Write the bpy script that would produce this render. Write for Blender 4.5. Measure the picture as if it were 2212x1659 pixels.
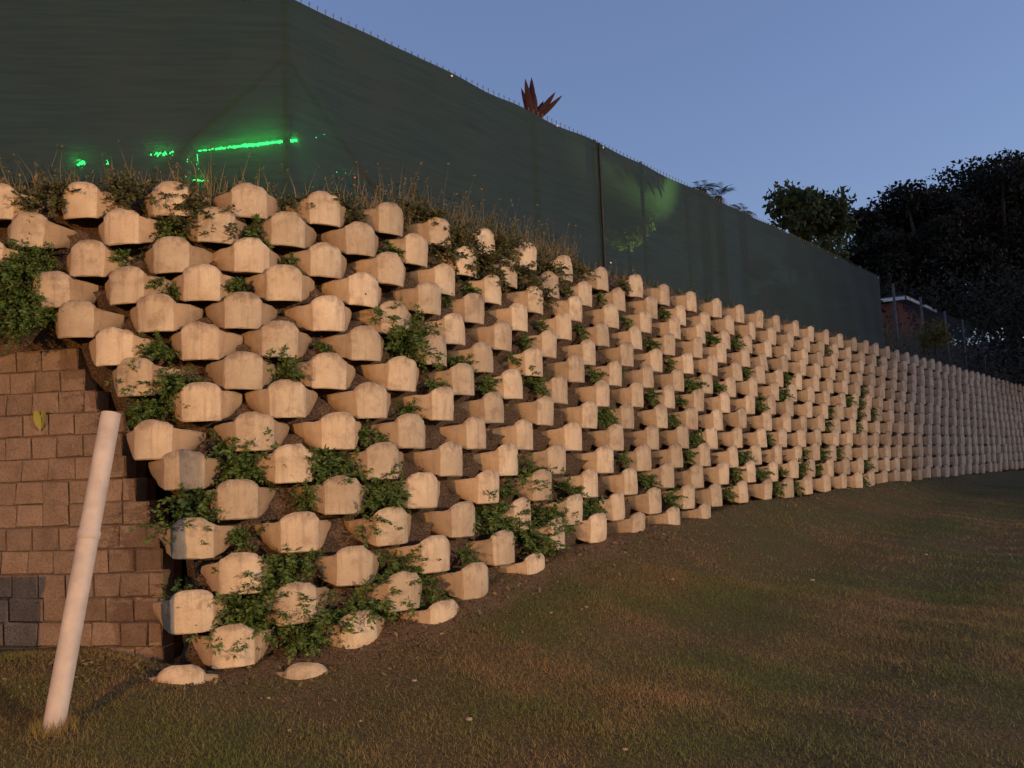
import bpy, math, random
import numpy as np
from mathutils import Matrix, Vector

for _o in list(bpy.data.objects):
    bpy.data.objects.remove(_o, do_unlink=True)
S = bpy.context.scene
COL = S.collection
RNG = np.random.default_rng(7)
random.seed(7)

# ------------------------------------------------------------------ camera
EYE = 1.45
PITCH, ROLL, FPX, CXP, CYP = .0967, .0379, 1912., 1106., 829.5   # pixels of a 2212 x 1659 view
cam = bpy.data.cameras.new('camera')
cam.sensor_fit = 'HORIZONTAL'; cam.sensor_width = 36.; cam.lens = FPX / 2212. * 36.
cam.clip_start = .05; cam.clip_end = 2000.
camo = bpy.data.objects.new('camera', cam); COL.objects.link(camo)
_f = Vector((0, math.cos(PITCH), math.sin(PITCH))); _u = Vector((0, -math.sin(PITCH), math.cos(PITCH))); _x = Vector((1, 0, 0))
_r = _x * math.cos(ROLL) - _u * math.sin(ROLL); _v = _x * math.sin(ROLL) + _u * math.cos(ROLL)
camo.matrix_world = Matrix(((_r.x, _v.x, -_f.x, 0), (_r.y, _v.y, -_f.y, 0), (_r.z, _v.z, -_f.z, EYE), (0, 0, 0, 1)))
S.camera = camo

# ------------------------------------------------------------------ world and exposure
SUN_EL, SUN_AZ = math.radians(4.5), math.radians(95)      # just going down far out to the right of the view
w = bpy.data.worlds.new('World'); S.world = w; w.use_nodes = True
nt = w.node_tree; nt.nodes.clear()
sky = nt.nodes.new('ShaderNodeTexSky'); sky.sky_type = 'NISHITA'; sky.sun_disc = False
sky.sun_elevation = SUN_EL; sky.sun_rotation = SUN_AZ; sky.ozone_density = 3.0; sky.air_density = 1.0; sky.dust_density = .3
bg = nt.nodes.new('ShaderNodeBackground'); bg.inputs['Strength'].default_value = .15
wo = nt.nodes.new('ShaderNodeOutputWorld')
tint = nt.nodes.new('ShaderNodeMix'); tint.data_type = 'RGBA'; tint.blend_type = 'MULTIPLY'; tint.inputs[0].default_value = 1.; tint.inputs[7].default_value = (1.88, 1.36, 1.34, 1)
nt.links.new(sky.outputs[0], tint.inputs[6]); flat = nt.nodes.new('ShaderNodeMix'); flat.data_type = 'RGBA'; flat.inputs[0].default_value = .42; flat.inputs[7].default_value = (.64, .82, 1.66, 1)   # even dusk glow of a hazy evening
nt.links.new(tint.outputs[2], flat.inputs[6]); nt.links.new(flat.outputs[2], bg.inputs[0]); nt.links.new(bg.outputs[0], wo.inputs[0])
S.view_settings.view_transform = 'Standard'; S.view_settings.look = 'None'
S.view_settings.gamma = 1.; S.view_settings.exposure = .8; S.view_settings.use_curve_mapping = False
S.render.engine = 'CYCLES'
LAMP_A, LAMP_B = 4300., 6200.

# ------------------------------------------------------------------ pixel helpers (view of 2212 x 1659)
def ray(px, py):
    x = px - CXP; y = -(py - CYP)
    c, s = math.cos(-ROLL), math.sin(-ROLL)
    x, y = c * x - s * y, s * x + c * y
    d = np.array([x / FPX, 1., y / FPX]); c, s = math.cos(PITCH), math.sin(PITCH)
    return np.array([d[0], d[1] * c - d[2] * s, d[1] * s + d[2] * c])
def projx(P):                     # world point -> view x, y
    c, s = math.cos(-PITCH), math.sin(-PITCH); z = P[2] - EYE
    y = P[1] * c - z * s; v = (P[1] * s + z * c) / y * FPX; u = P[0] / y * FPX
    c, s = math.cos(ROLL), math.sin(ROLL)
    return CXP + c * u - s * v, CYP - (s * u + c * v)
def at_depth(px, py, y):
    d = ray(px, py); t = y / d[1]
    return np.array([d[0] * t, y, d[2] * t + EYE])
def at_z(px, py, z):
    d = ray(px, py); t = (z - EYE) / d[2]
    return np.array([d[0] * t, d[1] * t, z])

# ------------------------------------------------------------------ mesh helpers
def mesh_np(name, verts, faces, mats=(), mat_idx=None, smooth=False, attrs=None):
    m = bpy.data.meshes.new(name)
    if isinstance(faces, np.ndarray):
        k = faces.shape[1]; n = len(faces)
        m.vertices.add(len(verts)); m.vertices.foreach_set('co', np.ascontiguousarray(verts, dtype=np.float32).ravel())
        m.loops.add(n * k); m.loops.foreach_set('vertex_index', np.ascontiguousarray(faces, dtype=np.int32).ravel())
        m.polygons.add(n); m.polygons.foreach_set('loop_start', np.arange(0, n * k, k, dtype=np.int32))
        m.update(calc_edges=True)
    else:
        m.from_pydata([tuple(v) for v in verts], [], faces); m.update()
    for a in mats: m.materials.append(a)
    if mat_idx is not None: m.polygons.foreach_set('material_index', np.asarray(mat_idx, dtype=np.int32))
    if smooth: m.polygons.foreach_set('use_smooth', np.ones(len(m.polygons), dtype=bool))
    if attrs:
        for k_, v_ in attrs.items():
            at = m.attributes.new(k_, 'FLOAT', 'POINT'); at.data.foreach_set('value', np.asarray(v_, dtype=np.float32))
    m.validate(); m.update()
    return m
def link(name, mesh, parent=None, loc=None, rotz=None):
    o = bpy.data.objects.new(name, mesh); COL.objects.link(o)
    if parent is not None: o.parent = parent
    if loc is not None: o.location = tuple(float(c) for c in loc)
    if rotz is not None: o.rotation_euler = (0, 0, rotz)
    return o
def tag(o, label=None, cat=None, group=None, kind=None):
    if label: o['label'] = label
    if cat: o['category'] = cat
    if group: o['group'] = group
    if kind: o['kind'] = kind
    return o
def thing(name, label, cat, loc=(0, 0, 0), group=None, rotz=0):
    o = link(name, None, None, loc, rotz); o.empty_display_size = .1
    return tag(o, label, cat, group)
class MB:                          # small mesh builder
    def __init__(s): s.v = []; s.f = []
    def add(s, v, f):
        b = len(s.v); s.v += [tuple(map(float, p)) for p in v]; s.f += [[b + i for i in q] for q in f]; return s
    def box(s, a, b):
        x0, y0, z0 = a; x1, y1, z1 = b
        return s.add([(x0, y0, z0), (x1, y0, z0), (x1, y1, z0), (x0, y1, z0), (x0, y0, z1), (x1, y0, z1), (x1, y1, z1), (x0, y1, z1)],
                     [(0, 3, 2, 1), (4, 5, 6, 7), (0, 1, 5, 4), (1, 2, 6, 5), (2, 3, 7, 6), (3, 0, 4, 7)])
    def tube(s, pts, r, n=8, caps=True):
        pts = [Vector(tuple(map(float, p))) for p in pts]; rs = r if isinstance(r, (list, tuple)) else [r] * len(pts)
        rings = []
        for i, p in enumerate(pts):
            d = (pts[min(i + 1, len(pts) - 1)] - pts[max(i - 1, 0)]).normalized()
            a = d.cross(Vector((0, 0, 1)) if abs(d.z) < .9 else Vector((1, 0, 0))).normalized(); b = d.cross(a)
            rings.append([p + (a * math.cos(2 * math.pi * k / n) + b * math.sin(2 * math.pi * k / n)) * rs[i] for k in range(n)])
        v = [q for R_ in rings for q in R_]
        f = [(i * n + k, i * n + (k + 1) % n, (i + 1) * n + (k + 1) % n, (i + 1) * n + k) for i in range(len(pts) - 1) for k in range(n)]
        if caps: f += [tuple(range(n))[::-1], tuple((len(pts) - 1) * n + k for k in range(n))]
        return s.add(v, f)
    def mesh(s, name, mat, smooth=False):
        return mesh_np(name, s.v, s.f, (mat,), smooth=smooth)
    def build(s, name, mat, parent=None, smooth=False, loc=None):
        return link(name, s.mesh(name, mat, smooth), parent, loc)

# ------------------------------------------------------------------ materials
def nodes(name):
    m = bpy.data.materials.new(name); m.use_nodes = True; t = m.node_tree
    b = t.nodes['Principled BSDF']; b.inputs['Specular IOR Level'].default_value = .25
    return m, t, b
def N(t, kind, **kw):
    n = t.nodes.new(kind)
    for k, v in kw.items():
        if k in n.inputs: n.inputs[k].default_value = v
        else: setattr(n, k, v)
    return n
def ramp(t, src, a, b, ca=(0, 0, 0, 1), cb=(1, 1, 1, 1)):
    r = t.nodes.new('ShaderNodeValToRGB'); r.color_ramp.elements[0].position = a; r.color_ramp.elements[1].position = b
    r.color_ramp.elements[0].color = ca; r.color_ramp.elements[1].color = cb
    t.links.new(src, r.inputs[0]); return r.outputs[0]
def mix(t, fac, a, b, mode='MIX'):
    n = t.nodes.new('ShaderNodeMix'); n.data_type = 'RGBA'; n.blend_type = mode
    for i, v in ((0, fac), (6, a), (7, b)):
        if isinstance(v, (int, float)): n.inputs[i].default_value = v
        elif isinstance(v, tuple): n.inputs[i].default_value = (*v, 1) if len(v) == 3 else v
        else: t.links.new(v, n.inputs[i])
    return n.outputs[2]
def math_(t, op, a, b=None):
    n = t.nodes.new('ShaderNodeMath'); n.operation = op
    for i, v in enumerate((a, b)):
        if v is None: continue
        if isinstance(v, (int, float)): n.inputs[i].default_value = v
        else: t.links.new(v, n.inputs[i])
    return n.outputs[0]
def noise(t, co, scale, detail=4, rough=.55):
    n = N(t, 'ShaderNodeTexNoise', Scale=scale, Detail=detail, Roughness=rough); t.links.new(co, n.inputs['Vector']); return n.outputs['Fac']
def bump(t, b, h, strength, dist=.02):
    n = N(t, 'ShaderNodeBump', Strength=strength, Distance=dist); t.links.new(h, n.inputs['Height']); t.links.new(n.outputs[0], b.inputs['Normal'])

def concrete_mat(name, c1, c2):
    m, t, b = nodes(name); g = t.nodes.new('ShaderNodeNewGeometry').outputs['Position']
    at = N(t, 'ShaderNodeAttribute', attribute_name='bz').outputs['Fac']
    oi = t.nodes.new('ShaderNodeObjectInfo').outputs['Random']
    big = noise(t, g, 3.1, 3); mid = noise(t, g, 14, 5, .65); fine = noise(t, g, 90, 3)
    st = N(t, 'ShaderNodeMapping'); st.inputs['Scale'].default_value = (55, 55, 4); t.links.new(g, st.inputs[0])
    streak = noise(t, st.outputs[0], 1.6, 3)
    col = mix(t, ramp(t, mid, .3, .75), c1, c2)
    col = mix(t, math_(t, 'MULTIPLY', ramp(t, big, .38, .66), .5), col, (.37, .265, .165))
    blot = noise(t, g, 6.5, 6, .72)
    col = mix(t, math_(t, 'MULTIPLY', ramp(t, blot, .52, .66), .55), col, (.22, .155, .105))
    col = mix(t, math_(t, 'MULTIPLY', ramp(t, fine, .62, .72), .45), col, (.17, .12, .085))
    st2 = N(t, 'ShaderNodeMapping'); st2.inputs['Scale'].default_value = (18, 18, 1.3); t.links.new(g, st2.inputs[0])
    col = mix(t, math_(t, 'MULTIPLY', ramp(t, noise(t, st2.outputs[0], 1.3, 4, .6), .52, .70), .38), col, (.20, .145, .10))
    pit = N(t, 'ShaderNodeTexVoronoi', Scale=24.); t.links.new(g, pit.inputs['Vector'])
    col = mix(t, math_(t, 'MULTIPLY', ramp(t, pit.outputs['Distance'], .05, .10, (1, 1, 1, 1), (0, 0, 0, 1)), math_(t, 'MULTIPLY', ramp(t, big, .45, .6), .7)), col, (.09, .07, .055))
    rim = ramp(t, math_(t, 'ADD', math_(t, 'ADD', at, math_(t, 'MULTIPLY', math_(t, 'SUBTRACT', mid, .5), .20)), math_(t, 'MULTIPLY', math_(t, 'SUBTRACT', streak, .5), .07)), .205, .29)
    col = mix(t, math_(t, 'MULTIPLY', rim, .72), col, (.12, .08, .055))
    val = math_(t, 'ADD', math_(t, 'MULTIPLY', oi, .36), .80)
    hsv = N(t, 'ShaderNodeHueSaturation'); t.links.new(col, hsv.inputs['Color']); t.links.new(val, hsv.inputs['Value'])
    t.links.new(hsv.outputs[0], b.inputs['Base Color']); b.inputs['Roughness'].default_value = .92
    bump(t, b, math_(t, 'ADD', mid, math_(t, 'MULTIPLY', fine, .6)), .5, .008)
    return m
M = {}
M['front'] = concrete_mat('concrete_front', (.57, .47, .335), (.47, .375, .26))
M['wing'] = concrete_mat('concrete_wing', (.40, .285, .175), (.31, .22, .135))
def earth_mat(name, a, b_, sc=1., bstr=.9):
    m, t, b = nodes(name); g = t.nodes.new('ShaderNodeNewGeometry').outputs['Position']
    n1 = noise(t, g, 5 * sc, 5); n2 = noise(t, g, 38 * sc, 5, .7)
    v = N(t, 'ShaderNodeTexVoronoi', Scale=55. * sc); t.links.new(g, v.inputs['Vector'])
    col = mix(t, ramp(t, n1, .35, .7), a, b_)
    col = mix(t, math_(t, 'MULTIPLY', ramp(t, n2, .5, .75), .6), col, tuple(c * 1.9 for c in b_))
    col = mix(t, ramp(t, v.outputs['Distance'], .0, .6), col, tuple(c * .5 for c in a))
    t.links.new(col, b.inputs['Base Color']); b.inputs['Roughness'].default_value = .97
    bump(t, b, math_(t, 'ADD', n2, math_(t, 'MULTIPLY', v.outputs['Distance'], -.5)), bstr, .03)
    return m
M['soil'] = earth_mat('soil', (.185, .122, .08), (.27, .185, .13))
def lawn_mat():
    m, t, b = nodes('lawn_ground'); g = t.nodes.new('ShaderNodeNewGeometry').outputs['Position']
    n1 = noise(t, g, 1.1, 5, .6); n2 = noise(t, g, 4.2, 5); n3 = noise(t, g, 45, 5, .7)
    col = mix(t, ramp(t, n1, .42, .60), (.150, .155, .042), (.26, .165, .072))
    col = mix(t, ramp(t, n2, .45, .72), col, (.21, .145, .068))
    col = mix(t, ramp(t, n3, .35, .8), tuple([.060, .050, .020]), col)
    bare = N(t, 'ShaderNodeAttribute', attribute_name='bare').outputs['Fac']
    bf = ramp(t, math_(t, 'ADD', bare, math_(t, 'MULTIPLY', math_(t, 'SUBTRACT', n2, .5), .9)), .35, .62)
    col = mix(t, bf, col, mix(t, ramp(t, n3, .3, .75), (.10, .066, .036), (.22, .145, .085)))
    t.links.new(col, b.inputs['Base Color']); b.inputs['Roughness'].default_value = .97
    bump(t, b, n3, 1., .04); return m
M['lawn'] = lawn_mat()
def leaf_mat(name, c1, c2, sc=9., trans=.25):
    m, t, b = nodes(name); g = t.nodes.new('ShaderNodeNewGeometry').outputs['Position']
    n = noise(t, g, sc, 3)
    col = mix(t, ramp(t, n, .35, .68), c1, c2)
    t.links.new(col, b.inputs['Base Color']); b.inputs['Roughness'].default_value = .6
    tr = N(t, 'ShaderNodeBsdfTranslucent'); t.links.new(col, tr.inputs[0])
    ms = N(t, 'ShaderNodeMixShader'); ms.inputs[0].default_value = trans
    t.links.new(b.outputs[0], ms.inputs[1]); t.links.new(tr.outputs[0], ms.inputs[2]); t.links.new(ms.outputs[0], t.nodes['Material Output'].inputs[0])
    return m
M['creeper'] = leaf_mat('creeper_leaf', (.058, .115, .022), (.135, .185, .050), 30)
M['creeper_dull'] = leaf_mat('creeper_leaf_dull', (.062, .078, .026), (.140, .125, .055), 30)
M['grass'] = leaf_mat('grass_blade', (.120, .150, .032), (.30, .185, .080), 1.1)
M['weed'] = leaf_mat('dry_weed', (.13, .12, .045), (.27, .19, .095), 6)
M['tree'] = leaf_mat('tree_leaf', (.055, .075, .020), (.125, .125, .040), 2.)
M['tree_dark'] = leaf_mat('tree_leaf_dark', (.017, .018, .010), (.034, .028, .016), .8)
M['yellow_leaf'] = leaf_mat('yellow_leaf', (.12, .105, .018), (.17, .13, .03), 5)
M['lime_leaf'] = leaf_mat('lime_leaf', (.27, .27, .05), (.34, .30, .07), 20)
M['red_leaf'] = leaf_mat('red_leaf', (.026, .006, .007), (.046, .012, .010), 8)
M['palm'] = leaf_mat('palm_leaf', (.040, .05, .028), (.07, .085, .045), 4)
def plain(name, c, rough=.6, metal=0., var=.25, sc=12, bs=.2):
    m, t, b = nodes(name); g = t.nodes.new('ShaderNodeNewGeometry').outputs['Position']
    n = noise(t, g, sc, 5, .6)
    col = mix(t, ramp(t, n, .3, .75), tuple(x * (1 - var) for x in c), tuple(min(1, x * (1 + var)) for x in c))
    t.links.new(col, b.inputs['Base Color']); b.inputs['Roughness'].default_value = rough; b.inputs['Metallic'].default_value = metal
    bump(t, b, n, bs, .01); return m
M['bark'] = plain('bark', (.07, .05, .035), .95, 0, .4, 8, .8)
M['stem'] = plain('stem', (.10, .075, .04), .8)
M['steel'] = plain('galvanised_steel', (.11, .11, .105), .6, .4)
M['post'] = plain('dark_post', (.028, .028, .026), .6)
M['wire'] = plain('wire', (.10, .10, .10), .5, .5)
M['pvc'] = plain('white_pipe', (.45, .39, .34), .6, 0, .22, 6, .04)
M['white'] = plain('white_trim', (.85, .84, .82), .5, 0, .05)
M['roof'] = plain('roof_sheet', (.16, .15, .15), .6)
M['clip'] = plain('white_clip', (.8, .8, .78), .4, 0, .02)
M['boxgreen'] = plain('green_cabinet', (.05, .09, .06), .5)
M['lamp'] = plain('lamp_housing', (.05, .05, .05), .5)
def brick_wall_mat():
    m, t, b = nodes('cement_brick'); g = t.nodes.new('ShaderNodeNewGeometry').outputs['Position']
    oi = t.nodes.new('ShaderNodeObjectInfo').outputs['Random']
    n1 = noise(t, g, 7, 5, .65); n2 = noise(t, g, 60, 5, .7)
    col = mix(t, ramp(t, n1, .3, .72), (.20, .135, .09), (.31, .22, .155))
    col = mix(t, math_(t, 'MULTIPLY', ramp(t, n2, .5, .72), .55), col, (.085, .058, .042))
    hsv = N(t, 'ShaderNodeHueSaturation'); t.links.new(col, hsv.inputs['Color'])
    t.links.new(math_(t, 'ADD', math_(t, 'MULTIPLY', oi, .35), .82), hsv.inputs['Value'])
    t.links.new(hsv.outputs[0], b.inputs['Base Color']); b.inputs['Roughness'].default_value = .95
    bump(t, b, math_(t, 'ADD', n1, n2), 1., .02); return m
M['brick'] = brick_wall_mat()
M['joint'] = plain('earthy_joint', (.13, .09, .062), .95, 0, .4, 40, .8)
def hut_mat():
    m, t, b = nodes('hut_brick')
    tc = t.nodes.new('ShaderNodeTexCoord').outputs['Object']
    mp = N(t, 'ShaderNodeMapping'); mp.inputs['Rotation'].default_value = (math.pi / 2, 0, 0); t.links.new(tc, mp.inputs[0])
    br = N(t, 'ShaderNodeTexBrick', Scale=4.5, **{'Color1': (.30, .085, .045, 1), 'Color2': (.22, .065, .038, 1), 'Mortar': (.13, .10, .085, 1), 'Mortar Size': .02})
    t.links.new(mp.outputs[0], br.inputs[0]); t.links.new(br.outputs[0], b.inputs['Base Color']); b.inputs['Roughness'].default_value = .9
    return m
M['hut'] = hut_mat()
def cloth_mat():
    m, t, b = nodes('shade_cloth'); g = t.nodes.new('ShaderNodeNewGeometry').outputs['Position']
    mp = N(t, 'ShaderNodeMapping'); mp.inputs['Scale'].default_value = (1.2, 1.2, 22); t.links.new(g, mp.inputs[0])
    n1 = noise(t, mp.outputs[0], 1.4, 5, .6); n2 = noise(t, g, 1.3, 3)
    col = mix(t, ramp(t, n1, .35, .7), (.020, .040, .038), (.012, .028, .027))
    col = mix(t, math_(t, 'MULTIPLY', ramp(t, n2, .4, .7), .5), col, (.024, .034, .031))
    t.links.new(col, b.inputs['Base Color']); b.inputs['Roughness'].default_value = .8
    tl = N(t, 'ShaderNodeBsdfTranslucent'); tl.inputs[0].default_value = (.05, .07, .05, 1)
    tp = N(t, 'ShaderNodeBsdfTransparent'); tp.inputs[0].default_value = (1, 1, 1, 1)
    a = N(t, 'ShaderNodeMixShader'); a.inputs[0].default_value = .10
    t.links.new(b.outputs[0], a.inputs[1]); t.links.new(tl.outputs[0], a.inputs[2])
    c = N(t, 'ShaderNodeMixShader'); c.inputs[0].default_value = .013
    t.links.new(a.outputs[0], c.inputs[1]); t.links.new(tp.outputs[0], c.inputs[2]); t.links.new(c.outputs[0], t.nodes['Material Output'].inputs[0])
    bump(t, b, n1, .3, .02); return m
M['cloth'] = cloth_mat()
def glow(name, c, s):
    m, t, b = nodes(name); b.inputs['Base Color'].default_value = (*c, 1)
    b.inputs['Emission Color'].default_value = (*c, 1); b.inputs['Emission Strength'].default_value = s; return m
M['green_glow'] = glow('green_laser_speck', (.02, 1, .16), 100.)  # projected laser light, imitated by the emission of small added specks
M['red_glow'] = glow('red_laser_speck', (1, .12, .04), 60.)  # red laser spot, imitated by an emissive speck
M['warm_glow'] = glow('flood_lens', (1, .7, .4), 6.)

# ------------------------------------------------------------------ the wall's plan
PITCH_Z, BAT = .22, .0603                 # height of a row, set-back per row
Z0 = 1.929 + EYE                          # underside of the top row
DR, HR, DL, HL = 5.155, .6756, 6.497, 1.4778
nR = np.array([math.cos(HR), -math.sin(HR)]); tR = np.array([math.sin(HR), math.cos(HR)])
nL = np.array([math.cos(HL), -math.sin(HL)]); tL = np.array([math.sin(HL), math.cos(HL)])
CORNER = np.linalg.solve(np.array([nR, nL]), [-DR, -DL])
TURN = HL - HR; R1 = 2.6; TL_ = R1 * math.tan(TURN / 2)
ARC_C = CORNER - tL * TL_ - nL * R1       # centre of the rounded corner
def path(a, off=0.):                      # a: metres along (0 = middle of the corner), off: metres outward of the top row
    R = R1 + off; half = R * TURN / 2
    if a < -half: h = HL; p = ARC_C + nL * R + tL * (a + half)
    elif a > half: h = HR; p = ARC_C + nR * R + tR * (a - half)
    else:
        h = HL - (a + half) / R; n = np.array([math.cos(h), -math.sin(h)]); p = ARC_C + n * R
    return p, h
def row_z(r): return Z0 - PITCH_Z * (r - 1)
def row_off(r): return BAT * (r - 1)
def solve_a(px, off, z, lo=-7., hi=45.):
    for _ in range(46):
        m = (lo + hi) / 2; p, h = path(m, off)
        if projx((p[0], p[1], z))[0] < px: lo = m
        else: hi = m
    return (lo + hi) / 2
def wall_sd(x, y):                        # distance outward of the top row's face line (rounded corner)
    sR = nR[0] * x + nR[1] * y + DR; sL = nL[0] * x + nL[1] * y + DL
    dx, dy = x - ARC_C[0], y - ARC_C[1]; ang = np.arctan2(-dy, dx)   # direction as heading h: n=(cos h,-sin h)
    rad = np.hypot(dx, dy) - R1
    return np.where((ang >= HR) & (ang <= HL), rad, np.where(ang < HR, sR, sL))
def on_wall(px, py, out=0.):              # where a pixel's ray meets the battered wall
    d = ray(px, py); lo = 2.; hi = 60.
    for t in np.arange(3., 60., .05):
        q = d * t; z = q[2] + EYE
        if wall_sd(q[0], q[1]) < BAT / PITCH_Z * (Z0 - z) + out: break
    return np.array([q[0], q[1], z])
def heading(x, y):
    dx, dy = x - ARC_C[0], y - ARC_C[1]; return min(max(math.atan2(-dy, dx), HR), HL)

# ------------------------------------------------------------------ lie of the ground
BU = np.array([(-20, -1.05), (2, -1.05), (2.83, -1.08), (3.2, -1.17), (4.0, -1.05), (4.76, -.95), (5.75, -.75), (6.86, -.63), (8.27, -.59), (9.43, -.50), (15.2, -.46), (28.3, -.54), (60, -.54), (300, -.5)])
PU = np.array([(-60, -1.55), (0, -1.45), (3, -1.42), (6, -1.32), (10, -1.10), (15, -.90), (30, -.80), (300, -.8)])
def wob(x, y):
    return .018 * np.sin(2.1 * x + 1.3 * y) + .014 * np.sin(4.3 * x - 3.1 * y + 1) + .008 * np.sin(9.1 * x + 7.7 * y)
def ground(x, y):
    x = np.asarray(x, float); y = np.asarray(y, float)
    u = tR[0] * x + tR[1] * y
    d = np.clip(wall_sd(x, y) - .72, 0, None)
    bz = np.interp(u, BU[:, 0], BU[:, 1]); pz = np.interp(u, PU[:, 0], PU[:, 1])
    return EYE + pz + (bz - pz) * np.exp(-d / .95) + wob(x, y)
def grid(xs, ys, zf):
    X, Y = np.meshgrid(xs, ys); Z = zf(X, Y); v = np.stack([X, Y, Z], -1).reshape(-1, 3)
    nx = len(xs); i = np.arange(len(ys) - 1)[:, None] * nx + np.arange(nx - 1)[None]
    return v, np.stack([i, i + 1, i + nx + 1, i + nx], -1).reshape(-1, 4)
def spread(a, b, c, d, n1, n2, n3):
    return np.concatenate([-np.geomspace(1, a - b + 1, n1)[::-1] + 1 + b if False else np.linspace(a, b, n1, endpoint=False), np.linspace(b, c, n2, endpoint=False), np.linspace(c, d, n3)])
xs = np.unique(np.concatenate([np.linspace(-260, -12, 30), np.linspace(-12, 18, 240), np.linspace(18, 260, 40)]))
ys = np.unique(np.concatenate([np.linspace(-200, -3, 24), np.linspace(-3, 30, 260), np.linspace(30, 420, 40)]))
v, f = grid(xs, ys, ground)
tag(link('lawn', mesh_np('lawn', v, f, (M['lawn'],), smooth=True, attrs={'bare': np.clip(1.0 - (wall_sd(v[:, 0], v[:, 1]) - .72) / .42, 0, 1) * np.clip((v[:, 0] + 2.45) / .3, 0, 1) * np.interp(v[:, 0] * tR[0] + v[:, 1] * tR[1], [5, 9], [1, .35])})), kind='structure')

# upper terrace behind the wall
TZ = Z0 + .43
def bank_profile(r):                       # soil between and behind the blocks: (offset, z) going up the wall
    return [(row_off(r) - .135, row_z(r) + .095), (row_off(r) - .305, row_z(r) + .215)]
prof = []
for r in range(18, 0, -1): prof += bank_profile(r)
prof += [(-.30, Z0 + .20), (-.42, TZ - .06), (-.60, TZ), (-1.6, TZ + .02), (-1.9, TZ)]
LEFT_Z = [EYE - 1.3, EYE - .9, EYE - .3, EYE + .1, EYE + .3, EYE + .55, EYE + .85, EYE + 1.05, EYE + 1.2]   # left edge of the block face, by height
LEFT_X = [-2.12, -2.15, -2.17, -2.22, -2.50, -2.65, -2.90, -3.1, -9.]
aas = np.concatenate([np.arange(-9, 9, .07), np.arange(9, 46, .2)])
vv = []
for a in aas:
    for k, (o, z) in enumerate(prof):
        p, h = path(a * (1 + min(0, o) * 0), o)
        if o > -1.5 and abs(a) < 99:
            j = .022 * math.sin(a * 9.1 + k * 2.3) + .018 * math.sin(a * 23. + k * 4.7) + float(RNG.normal(0, .010))
        else: j = 0
        n = np.array([math.cos(h), -math.sin(h)])
        if o > -.45:
            j -= 1.1 * min(1, max(0, (np.interp(z, LEFT_Z, LEFT_X) - p[0]) / .12))
        vv.append((p[0] + n[0] * j, p[1] + n[1] * j, z + j * .6))
k = len(prof); i = np.arange(len(aas) - 1)[:, None] * k + np.arange(k - 1)[None]
ff = np.stack([i, i + k, i + k + 1, i + 1], -1).reshape(-1, 4)
tag(link('soil_bank', mesh_np('soil_bank', np.array(vv), ff, (M['soil'],), smooth=True)), kind='structure')
pl = []
for a in (-9, -6, -4, -3, -2, -1.5, -1, -.5, 0, .5, 1, 1.5, 2, 3, 4, 6, 10, 20, 45.9):
    p, h = path(a, -1.75); pl.append((p[0], p[1], TZ + .006))
far = [(60, 75, TZ), (60, 320, TZ), (-240, 320, TZ), (-240, 20, TZ)]
tag(link('terrace', mesh_np('terrace', pl + far, [list(range(len(pl) + 4))], (M['lawn'],))), kind='structure')

# ------------------------------------------------------------------ concrete planter blocks
def block_mesh(seed):
    g = np.random.default_rng(seed)
    # half outline from the middle of the face to the back: top (x, y), foot (x, y), top height, foot height
    H_ = [((0, -.010), (0, .000), .266, 0), ((.055, -.006), (.055, .003), .263, 0), ((.098, .010), (.097, .016), .248, 0), ((.126, .026), (.124, .031), .226, 0),
          ((.134, .034), (.132, .040), .211, .003), ((.142, .044), (.138, .049), .205, .008), ((.167, .064), (.152, .068), .200, .015), ((.210, .112), (.176, .112), .195, .028), ((.252, .190), (.200, .18), .187, .058), ((.250, .36), (.19, .36), .185, .075)]
    st = [((-a[0], a[1]), (-b[0], b[1]), t_, z_) for a, b, t_, z_ in H_[:0:-1]] + H_
    n = len(st); mid = len(H_) - 1; lev = [0, .03, .24, .50, .74, .93, 1.]
    V = []
    chip = g.uniform(-.12, .12); cz = g.random() < .5
    for li, L in enumerate(lev):
        e = 1 - (1 - min(1, L / .7)) ** 1.5
        for s_, (tp_, bt_, hz, fz) in enumerate(st):
            x = bt_[0] * (1 - e) + tp_[0] * e; y = bt_[1] * (1 - e) + tp_[1] * e; z = fz + L * (hz - fz)
            if li == 0: y += .007; x *= .98
            if li == len(lev) - 1: y += .014; x *= .98
            if cz and li >= 5 and abs(x - chip) < .03 and y < .05: z -= .012; y += .010
            V.append((x + g.normal(0, .0016), y + g.normal(0, .0018), z + g.normal(0, .0022 if li else .0006)))
    F = []; MI = []
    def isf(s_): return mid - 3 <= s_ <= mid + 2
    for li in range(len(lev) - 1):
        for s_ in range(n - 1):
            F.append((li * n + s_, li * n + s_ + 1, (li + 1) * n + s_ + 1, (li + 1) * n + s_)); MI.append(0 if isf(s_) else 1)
    b0 = len(V); T0 = (len(lev) - 1) * n
    for s_ in range(n):
        x, y = st[s_][0]; V.append((x * .76, y * .8 + .052, st[s_][2] - .006))
    b1 = len(V)
    for s_ in range(n):
        x, y = st[s_][0]; V.append((x * .72, y * .8 + .062, .150 + g.normal(0, .008)))
    for s_ in range(n - 1):
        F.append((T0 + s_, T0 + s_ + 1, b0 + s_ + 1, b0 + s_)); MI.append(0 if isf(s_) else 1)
        F.append((b0 + s_, b0 + s_ + 1, b1 + s_ + 1, b1 + s_)); MI.append(2)
    F.append(tuple(b1 + s_ for s_ in range(n))); MI.append(2)
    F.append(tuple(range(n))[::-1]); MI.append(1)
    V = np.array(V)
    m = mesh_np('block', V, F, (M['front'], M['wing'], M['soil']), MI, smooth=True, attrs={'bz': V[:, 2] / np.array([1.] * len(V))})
    try: m.set_sharp_from_angle(angle=math.radians(28))
    except Exception: pass
    return m, V, F, MI
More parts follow.
